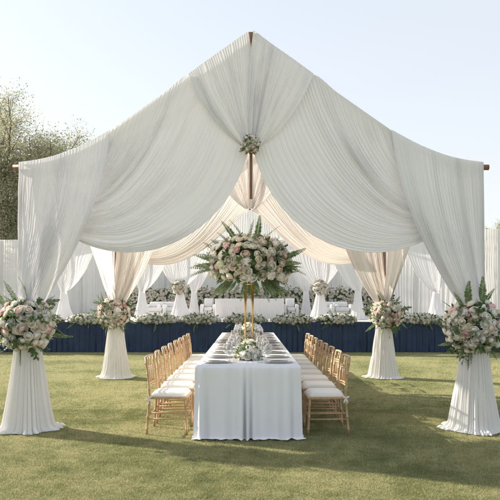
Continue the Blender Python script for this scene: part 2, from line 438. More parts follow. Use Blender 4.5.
    z1 = q(0, 36)[2]; z0 = q(0, 199 if d == FD else 150)[2]
    mb = MB(); mb.box(-.016, .016, d - TL[1] - .016, d - TL[1] + .016, z0, z1); bevel(mb.build('king_post', M['wood'], root_t, smooth=False))
gable(FD, 300, (0, -1, 0), M['chiffon'])
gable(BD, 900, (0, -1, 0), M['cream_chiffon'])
# ridge beam, eave beams and the roof cloth over the rafters
zr = P(0, 36, FD)[2]
mb = MB(); mb.box(-.03, .03, -.11, BD - FD + .14, zr - .07, zr + .002); bevel(mb.build('ridge_beam', M['wood'], root_t, smooth=False))
for sx in (-1, 1):
    ex = sx * (223) * FD / F
    mb = MB(); mb.tube([(ex, .05, 2.93), (ex, BD - FD - .05, 2.93)], .03, 10); mb.build('eave_beam', M['wood'], root_t)
    prof = [(250, 34.5), (225, 52), (189, 77.5), (150, 105.5), (112, 132.5), (85, 147), (60, 157), (40, 162), (23, 164.5)]
    rows = []
    for d, dz in ((FD - .07, .004), (FD + 1.6, -.01), (BD - 1.6, -.03), (BD - .03, 0)):
        row = []
        for px, py in prof:
            x, _, z = P(px, py, FD); x -= TC
            row.append((TC + (x if sx < 0 else -x), d, z - .015 + dz))
        rows.append(row)
    drape('roof_cloth', rows, 30, (.006, .014, .006), 71 + sx, M['roof_chiffon'], root_t, TL, ns=200, nt_=60, face=(0, 0, 1))

# ------------------------------------------------------------------ flowers
def rose_mesh(name, ma, mb_, rings, seed, ruffle=.0):
    """petals on nested cups: (count, cup radius, height, how far round the cup the petal closes, span, lip curl)"""
    r = R(seed); V = []; Fc = []; MI = []
    nu, nv = 7, 6
    for ri, (n, rm, zt, cl, span, curl) in enumerate(rings):
        off = r.uniform(0, 6)
        for k in range(n):
            a0 = off + 2*np.pi*k/n + r.normal(0, .08); sp = math.radians(span) * r.uniform(.92, 1.08)
            q = r.uniform(.95, 1.05); zz = zt + r.uniform(-.04, .04); tilt = r.uniform(.03, .08)
            b = len(V)
            for j in range(nv):
                v = j / (nv - 1)
                for i in range(nu):
                    u = i / (nu - 1) * 2 - 1
                    rad = rm * q * math.sin(math.pi * (.08 + (cl - .08) * v)) * (1 + tilt * u)
                    lip = max(0, v - .65) / .35
                    rad += curl * lip**2
                    z = -.25 + (zz + .25) * (v**.9) * (1 - .16 * u**2 * v**2) - curl * .7 * lip**3
                    if ruffle: z += ruffle * math.sin(u * 6 + k * 2) * v * v
                    wsp = sp * .5 * u * (.45 + .55 * math.sin(min(1, v * 1.2 + .1) * math.pi * .5)) * (1 - .18 * v**4)
                    V.append((rad * math.cos(a0 + wsp), rad * math.sin(a0 + wsp), z))
            for j in range(nv - 1):
                for i in range(nu - 1):
                    Fc.append((b + j*nu + i, b + j*nu + i + 1, b + (j+1)*nu + i + 1, b + (j+1)*nu + i)); MI.append(1 if ri < 4 else 0)
    return mesh(name, V, Fc, mats=[ma, mb_], midx=MI)
ROSE = [(2, .13, .82, .94, 200, 0), (3, .23, .81, .84, 150, 0), (4, .35, .79, .77, 118, 0), (5, .48, .74, .71, 100, .01), (5, .62, .65, .65, 94, .02), (6, .78, .48, .58, 80, .05), (6, .92, .22, .53, 78, .08)]
GARDEN = [(3, .12, .68, .92, 140, 0), (4, .22, .69, .84, 112, .0), (5, .33, .68, .77, 92, .01), (6, .46, .66, .71, 82, .02), (7, .59, .60, .66, 74, .03), (8, .73, .49, .61, 66, .05), (8, .86, .33, .56, 64, .06), (8, .98, .12, .53, 62, .08)]
RM = {
 'white': rose_mesh('white_rose', M['white_petal'], M['cream_petal'], ROSE, 1),
 'cream': rose_mesh('cream_rose', M['cream_petal'], M['cream_petal'], ROSE, 2),
 'blush': rose_mesh('blush_rose', M['blush_petal'], M['blush_deep'], GARDEN, 3, .03),
 'pink': rose_mesh('pink_rose', M['pink_petal'], M['pink_petal'], ROSE, 4),
 'green': rose_mesh('green_white_rose', M['white_petal'], M['green_petal'], GARDEN, 5, .02),
 'peach': rose_mesh('peach_rose', M['cream_petal'], M['blush_petal'], GARDEN, 6, .03),
}
def hydrangea_mesh(name, mat, seed, n=110):
    r = R(seed); mb = MB()
    mb.lathe([(max(.001, .72*math.sin(math.pi*i/10)), -.60*math.cos(math.pi*i/10)) for i in range(11)], 14)
    for i in range(n):
        z = 1 - 1.25 * (i + .5) / n; a = i * 2.39996; q_ = math.sqrt(max(0, 1 - z*z))
        nrm = Vector((q_ * math.cos(a), q_ * math.sin(a), z)); c = nrm * r.uniform(.82, 1.0); c.z *= .8
        qt = (nrm + Vector(r.normal(0, .25, 3))).normalized().to_track_quat('Z', 'Y')
        tw = r.uniform(0, 6)
        for k in range(4):
            a0 = tw + k * math.pi / 2; s_ = r.uniform(.20, .25)
            d1 = Vector((math.cos(a0), math.sin(a0), 0)); d2 = Vector((-d1.y, d1.x, 0))
            pts = [Vector((0, 0, 0)), d1*s_*.55 + d2*s_*.5 + Vector((0, 0, .05)), d1*s_ + Vector((0, 0, .03)), d1*s_*.55 - d2*s_*.5 + Vector((0, 0, .05))]
            mb.add([c + qt @ p for p in pts], [(0, 3, 2, 1)])
    return mb.mesh(name, mat)
HM = {'hyd': hydrangea_mesh('hydrangea', M['white_petal'], 8), 'hydg': hydrangea_mesh('green_hydrangea', M['green_petal'], 9)}
def tiny_mesh(name, mat, seed):
    """spray of tiny filler blooms"""
    r = R(seed); mb = MB()
    for i in range(26):
        d = Vector((r.normal(0, .55), r.normal(0, .55), r.uniform(.3, 1.1)))
        mb.tube([(0, 0, -.3), d*.5, d], .012, 3, cap=False)
        for k in range(3):
            ax = Vector(r.normal(0, 1, 3)).normalized(); b = ax.orthogonal().normalized(); c2 = ax.cross(b); s_ = .11
            mb.add([d - b*s_, d - c2*s_, d + b*s_, d + c2*s_], [(0, 1, 2, 3)])
    return mb.mesh(name, mat)
HM['spray'] = tiny_mesh('filler_spray', M['white_petal'], 10)

def leaf_into(mb, base, direc, up, L, W, mi=0, bend=.25):
    direc = direc.normalized(); side = direc.cross(up)
    if side.length < 1e-4: side = direc.orthogonal()
    side.normalize(); nrm = side.cross(direc)
    rows = [(0, .08), (.3, .9), (.6, 1.0), (.85, .55), (1, .04)]
    vs = []
    for t, wq in rows:
        c = base + direc * (L*t) - nrm * (bend * L * t*t)
        vs += [c - side*(W*.5*wq) + nrm * (W*.12*wq), c, c + side*(W*.5*wq) + nrm * (W*.12*wq)]
    fs = []
    for i in range(len(rows) - 1):
        for k in range(2): fs.append((i*3 + k, i*3 + k + 1, (i+1)*3 + k + 1, (i+1)*3 + k))
    mb.add(vs, fs, mi)

def fern_mesh(name, mat, L=1.0, n=20, W=.19, droop=.35, seed=1):
    r = R(seed); mb = MB()
    pts = [Vector((0, 0, 0)) + Vector((0, -droop * (i/12)**2 * L, i/12 * L)) for i in range(13)]
    mb.tube(pts, [.012 * L * (1 - i/14) for i in range(13)], 4)
    for i in range(1, n + 1):
        t = i / (n + .5); p = Vector((0, -droop * t*t * L, t*L)); tg = Vector((0, -2*droop*t, 1)).normalized()
        ll = W * L * (math.sin(min(1, t*1.5 + .2) * math.pi * .5) * (1 - t)**.6 + .08) * r.uniform(.85, 1.1)
        for sx in (-1, 1):
            leaf_into(mb, p, Vector((sx, 0, 0)) * .9 + tg * .55 + Vector(r.normal(0, .06, 3)), Vector((0, -1, 0)), ll, ll * .30 + .02*L, bend=.2)
    return mb.mesh(name, mat)
def sprig_mesh(name, mat, L=1.0, n=6, seed=1, lw=.42):
    r = R(seed); mb = MB()
    pts = [Vector((.06*math.sin(i*.6), -.2 * (i/8)**2 * L, i/8 * L)) for i in range(9)]
    mb.tube(pts, [.014 * L * (1 - i/10) for i in range(9)], 4)
    for i in range(n * 2 + 1):
        t = .15 + .85 * i / (n * 2); p = Vector((0, -.2*t*t*L, t*L)); a = i * 2.4
        d = Vector((math.cos(a), math.sin(a)*.7, .7)) if i < n*2 else Vector((0, -.3, 1))
        leaf_into(mb, p, d, Vector((0, -1, .2)), .34 * L * r.uniform(.8, 1.1), .34 * L * lw)
    return mb.mesh(name, mat)
FM = [fern_mesh('fern_frond', M['fern'], seed=3), fern_mesh('fern_frond', M['fern'], droop=.12, W=.15, n=22, seed=4), fern_mesh('sage_frond', M['sage'], droop=.25, W=.15, n=16, seed=5)]
SM = [sprig_mesh('leaf_sprig', M['leaf'], seed=1), sprig_mesh('leaf_sprig', M['leaf'], seed=2, lw=.55), sprig_mesh('sage_sprig', M['sage'], seed=3, lw=.6)]

def place(name, me, parent, loc, nrm, sc, r, label=None, tw=None):
    o = link(name, me, parent, loc)
    q_ = Vector(nrm).to_track_quat('Z', 'Y')
    q_ = q_ @ Euler((0, 0, r.uniform(0, 6.28) if tw is None else tw)).to_quaternion()
    o.rotation_mode = 'XYZ'; o.rotation_euler = q_.to_euler(); o.scale = (sc, sc, sc)
    if label: o['label'] = label
    return o

KIND = {'white': ('rose', None), 'cream': ('rose', 'cream rose'), 'blush': ('garden_rose', 'blush pink garden rose'), 'pink': ('rose', 'pink rose'),
        'green': ('garden_rose', 'greenish white garden rose'), 'peach': ('garden_rose', 'pale peach garden rose'),
        'hyd': ('hydrangea', None), 'hydg': ('hydrangea', 'pale green hydrangea'), 'spray': ('filler_spray', None)}
def arrangement(name, loc, rad, sizes, seed, label, cat, group=None, ferns=10, sprigs=30, fernlen=.3, zmin=-.85, scale_n=1.0, fernfn=None, core=.78, ry=None, fill=.71):
    """a ball or cushion of flowers: sizes = [(kind, weight, radius)]"""
    r = R(seed); root = empty(name, loc, label=label, cat=cat, group=group)
    rx, ryy, rz = rad
    kinds = [s[0] for s in sizes]; wts = np.array([s[1] for s in sizes], float); wts /= wts.sum(); rr = {s[0]: s[2] for s in sizes}
    placed = []
    tot = 420 * scale_n; pool = [i for i, w_ in enumerate(wts) for _ in range(int(round(w_ * tot / 6)))]
    cand = []
    for rep_ in range(6): q_ = list(pool); r.shuffle(q_); cand += q_
    big = [i for i in cand[:len(pool)//3] if rr[kinds[i]] >= np.median(list(rr.values()))]
    cand = big + cand[len(pool)//3:]
    cand += [i for i in pool if rr[kinds[i]] <= np.median(list(rr.values()))] * 2
    cnt = {}
    fails = 0
    for ci in cand:
        k = kinds[ci]; q_ = rr[k] * r.uniform(.88, 1.1)
        for _ in range(4):
            z = r.uniform(zmin, 1); a = r.uniform(0, 2*np.pi); h = math.sqrt(1 - z*z)
            u = Vector((h*math.cos(a), h*math.sin(a), z)); p = Vector((u.x*rx, u.y*ryy, u.z*rz)) * r.uniform(.93, 1.07)
            if all((p - pp).length > (q_ + rq) * fill for pp, rq in placed): break
        else: continue
        nm, lb = KIND[k]
        if cnt.get(nm, 0) >= 96: continue
        cnt[nm] = cnt.get(nm, 0) + 1
        placed.append((p, q_))
        nrm = Vector((u.x/rx, u.y/ryy, u.z/rz)).normalized()
        nrm = (nrm + Vector(r.normal(0, .16, 3))).normalized()
        me = RM[k] if k in RM else HM[k]
        depth = .55 if k in RM else .75
        place(nm, me, root, p - nrm * (q_ * depth * r.uniform(.7, 1.2)), nrm, q_ * (1.08 if k in RM else .95), r, lb)
    # foam core and packed leaves behind the blooms
    mb = MB(); n = 14
    prof = [(max(.001, math.sin(math.pi*i/n)), -math.cos(math.pi*i/n)) for i in range(n + 1)]
    mb.lathe(prof, 20); mb.v = [(a*rx*core, b*ryy*core, max(c, zmin - .02)*rz*core) for a, b, c in mb.v]
    mb.build('foam_core', M['foam'], root)
    mb = MB(); av = (rx + ryy + rz) / 3
    for i in range(int(260 * scale_n)):
        z = r.uniform(zmin - .1, 1); a = r.uniform(0, 2*np.pi); h = math.sqrt(max(0, 1 - z*z))
        u = Vector((h*math.cos(a), h*math.sin(a), z)); p = Vector((u.x*rx, u.y*ryy, u.z*rz)) * r.uniform(.7, .9)
        leaf_into(mb, p, (u + Vector(r.normal(0, .55, 3))), Vector(r.normal(0, 1, 3)), r.uniform(.07, .12) * min(1.05, .25 + 2.0*av), r.uniform(.025, .045) * min(1.05, .25 + 2.0*av))
    mb.build('foliage', M['leaf'], root)
    for i in range(sprigs):
        z = r.uniform(zmin, .9); a = r.uniform(0, 2*np.pi); h = math.sqrt(1 - z*z)
        u = Vector((h*math.cos(a), h*math.sin(a), z)); p = Vector((u.x*rx, u.y*ryy, u.z*rz)) * .8
        nrm = (u + Vector(r.normal(0, .4, 3)) + Vector((0, 0, -.25))).normalized()
        place('leaf_sprig', SM[r.randint(3)], root, p, nrm, r.uniform(.6, 1.05) * fernlen * .62, r)
    for i in range(ferns):
        if fernfn: u, ln = fernfn(i, r)
        else:
            z = r.uniform(zmin, .95); a = r.uniform(0, 2*np.pi); h = math.sqrt(1 - z*z); u = Vector((h*math.cos(a), h*math.sin(a), z)); ln = 1
        p = Vector((u.x*rx, u.y*ryy, u.z*rz)) * .7
        place('fern_frond', FM[r.randint(3)], root, p, u.normalized(), fernlen * ln * r.uniform(.8, 1.15), r)
    return root

BALL = [('blush', 10, .066), ('white', 22, .050), ('pink', 8, .046), ('green', 12, .054), ('hyd', 5, .072), ('spray', 5, .040), ('cream', 12, .046), ('peach', 7, .057)]
def column_ferns(i, r):
    a = [(-.9, 1.0), (.15, 1.15), (1.0, .75), (-.2, 1.05), (2.6, .8), (-2.6, .8), (2.1, 1), (-2.1, 1), (1.55, .9), (-1.5, .85), (3.0, .9), (-3.0, .8), (.5, .8), (-.5, .8)][i % 14]
    th = a[0] + r.normal(0, .1)
    f = -.5 if i % 2 else .5 * r.uniform(-1, 1)
    return Vector((math.sin(th), f * .5, math.cos(th))), a[1]
spots = [('bouquet', (28, 324, FD), .315, 'round blush and white bouquet tied round the front left drape column'),
         ('bouquet', (472, 327, FD), .325, 'round blush and white bouquet tied round the front right drape column'),
         ('bouquet', (114.5, 313, BD), .30, 'smaller round bouquet tied round the rear left drape column before the stage'),
         ('bouquet', (386, 314, BD), .30, 'smaller round bouquet tied round the rear right drape column before the stage')]
for i, (nm, (px, py, d), rad, lb) in enumerate(spots):
    x, _, z = P(px, py, d)
    arrangement(nm, (x, d - (.05 if i < 2 else .06), z), (rad, rad * .95, rad * .92), BALL, 40 + i, lb, 'bouquet', 'bouquets tied round the tent columns', ferns=14, sprigs=26, fernlen=.30, fernfn=column_ferns, zmin=-.92, scale_n=1.7)
x, _, z = P(250.8, 147.5, FD)
arrangement('flower_knot', (x, FD - .14, z), (.095, .075, .095), [('blush', 1, .042), ('cream', 1, .036), ('green', .7, .038), ('peach', .8, .04), ('pink', .3, .03)], 51, 'small flower knot pinned where the front gable drapes meet', 'flowers', ferns=0, sprigs=5, fernlen=.10, scale_n=.5, zmin=-.9)
# ------------------------------------------------------------------ banquet table
TW, TY0, TY1, TZ = 1.10, 6.69, 13.7, .76
rt = empty('banquet_table', (0, (TY0 + TY1) / 2, 0), label='long banquet table hidden under the white cloth', cat='table')
ly = (TY1 - TY0) / 2
mb = MB(); mb.box(-TW/2 + .02, TW/2 - .02, -ly + .02, ly - .02, TZ - .04, TZ - .008); mb.build('tabletop', M['wood'], rt, smooth=False)
for sx in (-1, 1):
    for k in (-.92, -.3, .3, .92):
        mb = MB(); mb.tube([(sx*.4, k*ly, 0), (sx*.4, k*ly, TZ - .042)], .025, 8); mb.build('leg', M['wood'], rt)
def tablecloth():
    hx, hy, rc = TW/2, ly, .02
    # perimeter points (denser on the two short ends)
    per = []
    def seg(a, b, n):
        for i in range(n): f = i / n; per.append((a[0] + (b[0]-a[0])*f, a[1] + (b[1]-a[1])*f))
    seg((-hx, -hy), (hx, -hy), 260); seg((hx, -hy), (hx, hy), 700); seg((hx, hy), (-hx, hy), 120); seg((-hx, hy), (-hx, -hy), 700)
    per = np.array(per); n = len(per)
    nr = np.zeros_like(per)
    nr[np.abs(per[:, 1] + hy) < 1e-6, 1] = -1; nr[np.abs(per[:, 0] - hx) < 1e-6, 0] = 1
    nr[np.abs(per[:, 1] - hy) < 1e-6, 1] = 1; nr[np.abs(per[:, 0] + hx) < 1e-6, 0] = -1
    # blend normals near corners
    k = 9; ker = np.hanning(2*k + 3)[1:-1]; ker /= ker.sum()
    nr = np.stack([np.convolve(np.concatenate([nr[-k:, i], nr[:, i], nr[:k], ][0:0] or [nr[-k:, i], nr[:, i], nr[:k, i]]), ker, 'valid') for i in range(2)], -1)
    nr /= np.linalg.norm(nr, axis=1, keepdims=True)
    dist = np.concatenate([[0], np.cumsum(np.linalg.norm(np.diff(per, axis=0), axis=1))])
    r = R(5)
    def folds(freqs, sd):
        o = np.zeros(n); q = R(sd)
        for f in freqs: o += np.sin(dist * f + q.uniform(0, 6)) * q.uniform(.5, 1)
        return o / len(freqs)
    big = folds([9, 14, 23], 3); fine = folds([34, 47, 71], 4)
    mask = .5 + .5 * np.sin(dist * 2.7 + 1.0)
    # folds of the near end: a group left of the middle and both corners
    fx = per[:, 0]; near = per[:, 1] < -hy + .01
    def gfold(c, wd, a): return a * np.exp(-((fx - c) / wd)**2)
    end = gfold(-.07, .022, .9) - gfold(-.035, .016, .7) + gfold(-.005, .018, .8) - gfold(.03, .018, .5) + gfold(.06, .02, .6) + gfold(.40, .03, .8) - gfold(.45, .02, .5) + gfold(.30, .03, .4) - gfold(-.44, .03, .6) + gfold(-.50, .02, .7) + gfold(-.27, .05, .45) - gfold(-.20, .03, .3) + gfold(.16, .05, .35) - gfold(.22, .03, .25)
    fold = np.where(near, end + .10 * fine + .10 * big, (big * .9 + fine * .35) * (.5 + .5 * mask))
    T = np.concatenate([np.linspace(0, .9, 34), np.linspace(.92, 1, 9)])
    V = []
    for t in T:
        pd = max(0, (t - .93) / .07)
        off = .006 + .02 * t + fold * np.where(near, .09, .022) * t**.7 + pd * np.where(near, .05 + .03 * fine - .02 * fold, .01)
        z = TZ - (TZ - .012) * min(1, t / .95) + pd * .02 * (fine + .4) * np.ones(n)
        z = np.maximum(z if isinstance(z, np.ndarray) else np.full(n, z), .006)
        if t == 0: off = np.zeros(n)
        if 0 < t < .03: off = off * .6
        V.append(np.concatenate([per + nr * np.asarray(off)[:, None], z[:, None]], 1))
    V = np.array(V); faces = grid_faces(n, len(T), True).tolist()
    top = [i for i in range(n)]
    me = mesh('tablecloth', V.reshape(-1, 3), faces + [tuple(top[::-1])], M['linen'])
    return link('tablecloth', me, None, (0, (TY0 + TY1)/2, 0))
tag(tablecloth(), 'white cloth falling to the grass round the long banquet table', 'tablecloth')

ORD = ['nearest', 'second', 'third', 'fourth', 'fifth', 'sixth', 'seventh', 'eighth', 'ninth', 'farthest']
# place settings
def charger_mesh():
    mb = MB(); mb.lathe([(.0, .004), (.10, .004), (.115, .006), (.155, .014), (.160, .014), (.158, .010), (.11, 0), (.0, 0)], 32); return mb.mesh('charger_plate', M['charger'])
def plate_mesh():
    mb = MB(); mb.lathe([(0, .004), (.075, .004), (.09, .008), (.130, .018), (.133, .017), (.13, .014), (.085, .001), (0, 0)], 32); return mb.mesh('dinner_plate', M['china'])
def napkin_mesh():
    mb = MB(); n = 14
    for j, (hw, z) in enumerate(((.055, 0), (.052, .006), (.049, .012))):
        vs = []; fs = []
        for i in range(n + 1):
            y = -.10 + .20 * i / n
            for k in range(7):
                x = -hw + 2*hw*k/6; vs.append((x + .004*math.sin(y*30 + j), y, z + .004 + .003*math.sin(x*60 + j*2) + .002*math.cos(y*25)))
        for i in range(n):
            for k in range(6): fs.append((i*7 + k, i*7 + k + 1, i*7 + k + 8, i*7 + k + 7))
        mb.add(vs, fs)
    return mb.mesh('napkin', M['napkin'])
def glass_profile(h, rb, stem):
    return [(.0, .002), (.034, .002), (.034, .004), (.006, .008), (.004, stem), (.012, stem + .006), (rb*.8, stem + (h-stem)*.28), (rb, stem + (h-stem)*.5), (rb*.82, h), (rb*.79, h), (rb*.96, stem + (h-stem)*.5), (rb*.76, stem + (h-stem)*.30), (.010, stem + .010), (.0, stem + .009)]
def glass_mesh(nm, h, rb, stem):
    mb = MB(); mb.lathe(glass_profile(h, rb, stem), 20); return mb.mesh(nm, M['glass'])
CHM, PLM, NKM = charger_mesh(), plate_mesh(), napkin_mesh()
WG, FG = glass_mesh('wine_glass', .20, .042, .09), glass_mesh('champagne_flute', .23, .028, .09)
CH_W = .46; CH_Y0 = 6.90 + CH_W/2; CH_DY = .655
NSET = 10; rs = R(77)
for sx, sd in ((-1, 'left'), (1, 'right')):
    for i in range(NSET):
        y = CH_Y0 + i * CH_DY + rs.normal(0, .015); x = sx * (.345 + rs.normal(0, .006))
        at = f"the {ORD[i]} setting on the table's {sd} side"
        tag(link('charger_plate', CHM, None, (x, y, TZ + .001)), f'grey charger plate at {at}', 'plate', 'charger plates along the table')
        tag(link('dinner_plate', PLM, None, (x, y, TZ + .0065)), f'white dinner plate on the charger at {at}', 'plate', 'dinner plates along the table')
        tag(link('napkin', NKM, None, (x, y, TZ + .012), (0, 0, rs.normal(0, .08) + math.pi/2)), f'folded pale napkin on the plate at {at}', 'napkin', 'napkins along the table')
        for me, nm, dx, dy, wd in ((WG, 'wine_glass', .135, -.10, 'wide wine glass'), (WG, 'wine_glass', .12, .06, 'inner wine glass'), (FG, 'champagne_flute', .20, -.02, 'slim champagne flute')):
            tag(link(nm, me, None, (sx * (.345 - dx) + rs.normal(0, .01), y + dy + rs.normal(0, .012), TZ + .001)), f'{wd} before {at}', 'glass', 'stemmed glasses along the table')

LOW = [('blush', 3, .060), ('cream', 10, .050), ('white', 9, .048), ('green', 4, .050), ('peach', 6, .056), ('hyd', 1.5, .055), ('spray', 3, .035)]
LOWF = [('blush', 12, .068), ('pink', 2, .05), ('white', 9, .050), ('hyd', 6, .066), ('peach', 6, .060), ('green', 5, .052), ('spray', 4, .035)]
def low_ferns(i, r):
    a = r.uniform(0, 6.28); return Vector((math.cos(a), math.sin(a) * .8, r.uniform(-.3, -.05))), .9
for i, (y, rad, lb) in enumerate(((7.45, (.145, .17, .11), 'low blush and white flower cushion nearest the front end of the table'),
                                  (8.65, (.12, .15, .10), 'low flower cushion between the front cushion and the gold stand'),
                                  (10.35, (.17, .21, .17), 'low cream rose cushion just behind the tall gold stand'),
                                  (11.7, (.17, .21, .17), 'low cream rose cushion second behind the gold stand'),
                                  (13.0, (.17, .21, .17), 'low cream rose cushion at the far end of the table'))):
    arrangement('table_flowers', (.01, y, TZ + .06), rad, LOWF if i == 0 else LOW, 60 + i, lb, 'flowers', 'low flower cushions along the table', ferns=7, sprigs=9, fernlen=.13, zmin=-.35, scale_n=.7, fernfn=low_ferns)

# tall gold stand and the great flower centrepiece
SY = 9.7
st = empty('flower_stand', (.015, SY, TZ + .002), label='tall gold four rod stand carrying the great centrepiece', cat='flower stand')
mb = MB(); mb.box(-.10, .10, -.10, .10, 0, .012); bevel(mb.build('base_plate', M['gold'], st, smooth=False))
for sx in (-1, 1):
    for sy in (-1, 1):
        mb = MB(); mb.tube([(sx*.055, sy*.055 + sx*.012, .012), (sx*.055 + sy*.012, sy*.055, .93)], .0105, 10); mb.build('rod', M['gold'], st)
mb = MB(); mb.lathe([(0, .93), (.13, .93), (.13, .945), (0, .945)], 28); mb.build('top_plate', M['gold'], st)
def centre_ferns(i, r):
    if i < 13: th = -1.25 + 2.5 * i / 12; return Vector((math.sin(th), r.uniform(-.5, .4), math.cos(th))), .95 + .12*math.cos(th)
    if i < 30:
        th = r.choice([-1, 1]) * r.uniform(1.2, 1.9); return Vector((math.sin(th), r.uniform(-.7, .5), math.cos(th))), 1.15
    a = r.uniform(0, 6.28); return Vector((math.cos(a)*.8, math.sin(a)*.8, -.75)), .95
x, _, z = P(249.5, 264, SY)
arrangement('centrepiece', (x, SY, z - .02), (.63, .52, .46), [('blush', 6, .070), ('peach', 6, .066), ('white', 24, .056), ('pink', 7, .052), ('green', 10, .062), ('hyd', 8, .088), ('hydg', 2, .078), ('spray', 4, .05), ('cream', 10, .052)], 81, 'huge dome of blush and white flowers with ferns on the gold stand', 'flowers', ferns=60, sprigs=44, fernlen=.34, zmin=-.5, scale_n=2.6, fernfn=centre_ferns, core=.8, fill=.77)

# ------------------------------------------------------------------ chairs
def chair():
    root = empty('chiavari_chair')
    m = M['chair']; hw = CH_W/2 - .012; xb, xf = -.19, .205
    def tb(name, pts, r_, n=8): mb = MB(); mb.tube(pts, r_, n); return mb.build(name, m, root)
    def turned(pts, r_):                      # bamboo-like rings on the long members
        out = []; rr = []
        for i in range(len(pts) - 1):
            a, b = Vector(pts[i]), Vector(pts[i+1]); L = (b - a).length; k = max(1, int(L / .11))
            for j in range(k):
                f0 = j / k
                for df, q in ((0, 1), (.42/k, 1), (.46/k, 1.22), (.5/k, 1.22), (.54/k, 1)):
                    out.append(a.lerp(b, f0 + df)); rr.append(r_ * q)
        out.append(Vector(pts[-1])); rr.append(r_)
        return out, rr
    def bx(y): return y
    for sy in (-1, 1):
        p, r_ = turned([(xb - .035, sy*hw, 0), (xb, sy*hw, .40), (xb - .012, sy*hw*.99, .60), (xb - .045, sy*hw*.97, .835)], .0135); tb('leg', p, r_)
        p, r_ = turned([(xf + .01, sy*(hw - .002), 0), (xf - .01, sy*(hw - .004), .395)], .0135); tb('leg', p, r_)
        for z in (.17, .235): tb('stretcher', [(xb - .035 + .035*z/.4, sy*hw, z), (xf + .01 - .02*z/.4, sy*hw, z)], .0085)
    for z in (.20,): tb('stretcher', [(xf, -hw, z), (xf, hw, z)], .0085)
    tb('stretcher', [(xf - .003, -hw, .30), (xf - .003, hw, .30)], .0085)
    tb('stretcher', [(xb - .02, -hw, .20), (xb - .02, hw, .20)], .0085)
    mb = MB(); mb.box(xb - .012, xf + .012, -hw - .012, hw + .012, .385, .412); bevel(mb.build('seat_frame', m, root, smooth=False), .008, 3)
    def rail(z, r_, bow=.022):
        f = (z - .40) / .435; xx = xb - .045 * f**1.3
        tb('back_rail', [(xx - bow*(1 - (k/4 - 1)**2), (k/4 - 1)*hw, z + .006*(1 - (k/4-1)**2)) for k in range(9)], r_)
        return xx
    for z, q in ((.828, .0125), (.72, .009), (.695, .009), (.535, .009), (.51, .009)): rail(z, q)
    for k in (-2, -1, 0, 1, 2):
        y = k * hw / 3; b = .022*(1 - (y/hw)**2)
        def xx(z): return xb - .045 * ((z - .40)/.435)**1.3 - b
        tb('spindle', [(xx(.51), y, .51), (xx(.61), y, .61), (xx(.72), y, .72)], .0075, 6)
        if k in (-1, 0, 1): tb('spindle', [(xx(.72), y*1.5, .72), (xx(.83), y*1.5, .83)], .0075, 6)
    # cushion: a soft pad
    n = 18; V = []
    for j in range(n + 1):
        for i in range(n + 1):
            u = i/n*2 - 1; v = j/n*2 - 1
            e = max(0, (1 - abs(u)**6)) * max(0, (1 - abs(v)**6)); V.append((.008 + u*.196*(1 - .02*v*v), v*(CH_W/2 - .004)*(1 - .02*u*u), .416 + .043*e**.35 - .004*math.exp(-(u*u + v*v)*8)))
    Fq = grid_faces(n + 1, n + 1).tolist(); b = len(V); V += [(x_, y_, .413) for x_, y_, _ in V]
    Fq += [tuple(i + b for i in f[::-1]) for f in Fq]
    edge = [i for i in range(n)] + [n + (n+1)*i for i in range(n)] + [(n+1)*(n+1) - 1 - i for i in range(n)] + [(n+1)*(n - i) for i in range(n)]
    for k in range(len(edge)): a, c = edge[k], edge[(k+1) % len(edge)]; Fq.append((a, a + b, c + b, c))
    link('cushion', mesh('cushion', V, Fq, M['cushion']), root)
    for sy in (-1, 1):
        mb = MB(); y0 = sy*(hw + .016)
        for k, (dx, dz) in enumerate(((-.03, .012), (.03, .016), (-.022, -.055), (.02, -.06))):
            leaf_into(mb, Vector((xb, y0, .405)), Vector((dx, sy*.008, dz)), Vector((0, sy, 0)), .045 if k < 2 else .065, .022)
        mb.tube([(xb - .018, y0 - sy*.018, .405), (xb, y0, .407), (xb + .018, y0 - sy*.018, .405)], .007, 6)
        mb.build('cushion_tie', M['cushion'], root)
    return root
proto = chair(); first = True; CO = ['nearest', 'second', 'third', 'fourth', 'fifth', 'sixth', 'seventh', 'farthest']
rc_ = R(8)
for sx, sd in ((-1, 'left'), (1, 'right')):
    for i in range(8):
        o = proto if first else copy_tree(proto); first = False
        o.location = (sx * (.865 + rc_.normal(0, .003)), CH_Y0 + i * CH_DY + rc_.normal(0, .008), 0)
        o.rotation_euler = (0, 0, (0 if sx < 0 else math.pi) + rc_.normal(0, .022))
        tag(o, f'gold wooden chair with white cushion, {CO[i]} in the row {sd} of the table', 'chair', 'chairs along the banquet table')

# ------------------------------------------------------------------ stage
SD0, SD1, SZ = 17.9, 26.5, .84
o = MB(); o.box(-11, 11, SD0 + .16, SD1, 0, SZ)
stg = o.build('stage', cloth_mat('stage_carpet', (.66, .62, .58), 0, var=.08), smooth=False)
tag(stg, 'low platform with pale carpet and navy skirt across the far lawn', 'stage')
ns = 2600; s = np.linspace(0, 1, ns); t = np.linspace(0, 1, 14); S, T = np.meshgrid(s, t)
sj = S + n1(41, 60, S) * .0016 + n1(42, 400, S) * .0004 + .0006 * n1(43, 90, S) * T
f = np.clip(np.abs(np.sin(np.pi * 140 * sj)) * 1.5, 0, 1) * (.7 + .4 * n1(44, 140, S)) * .62 + .45 * pleat(S.ravel(), T.ravel(), 170, 47).reshape(S.shape) - .3
p = np.stack([-11 + 22*S, SD0 - f*.10*(.6 + .4*T) - .03*T, SZ + .003 - (SZ - .006)*T], -1)
link('stage_skirt', mesh('stage_skirt', p.reshape(-1, 3), grid_faces(ns, 14), M['navy']), stg)

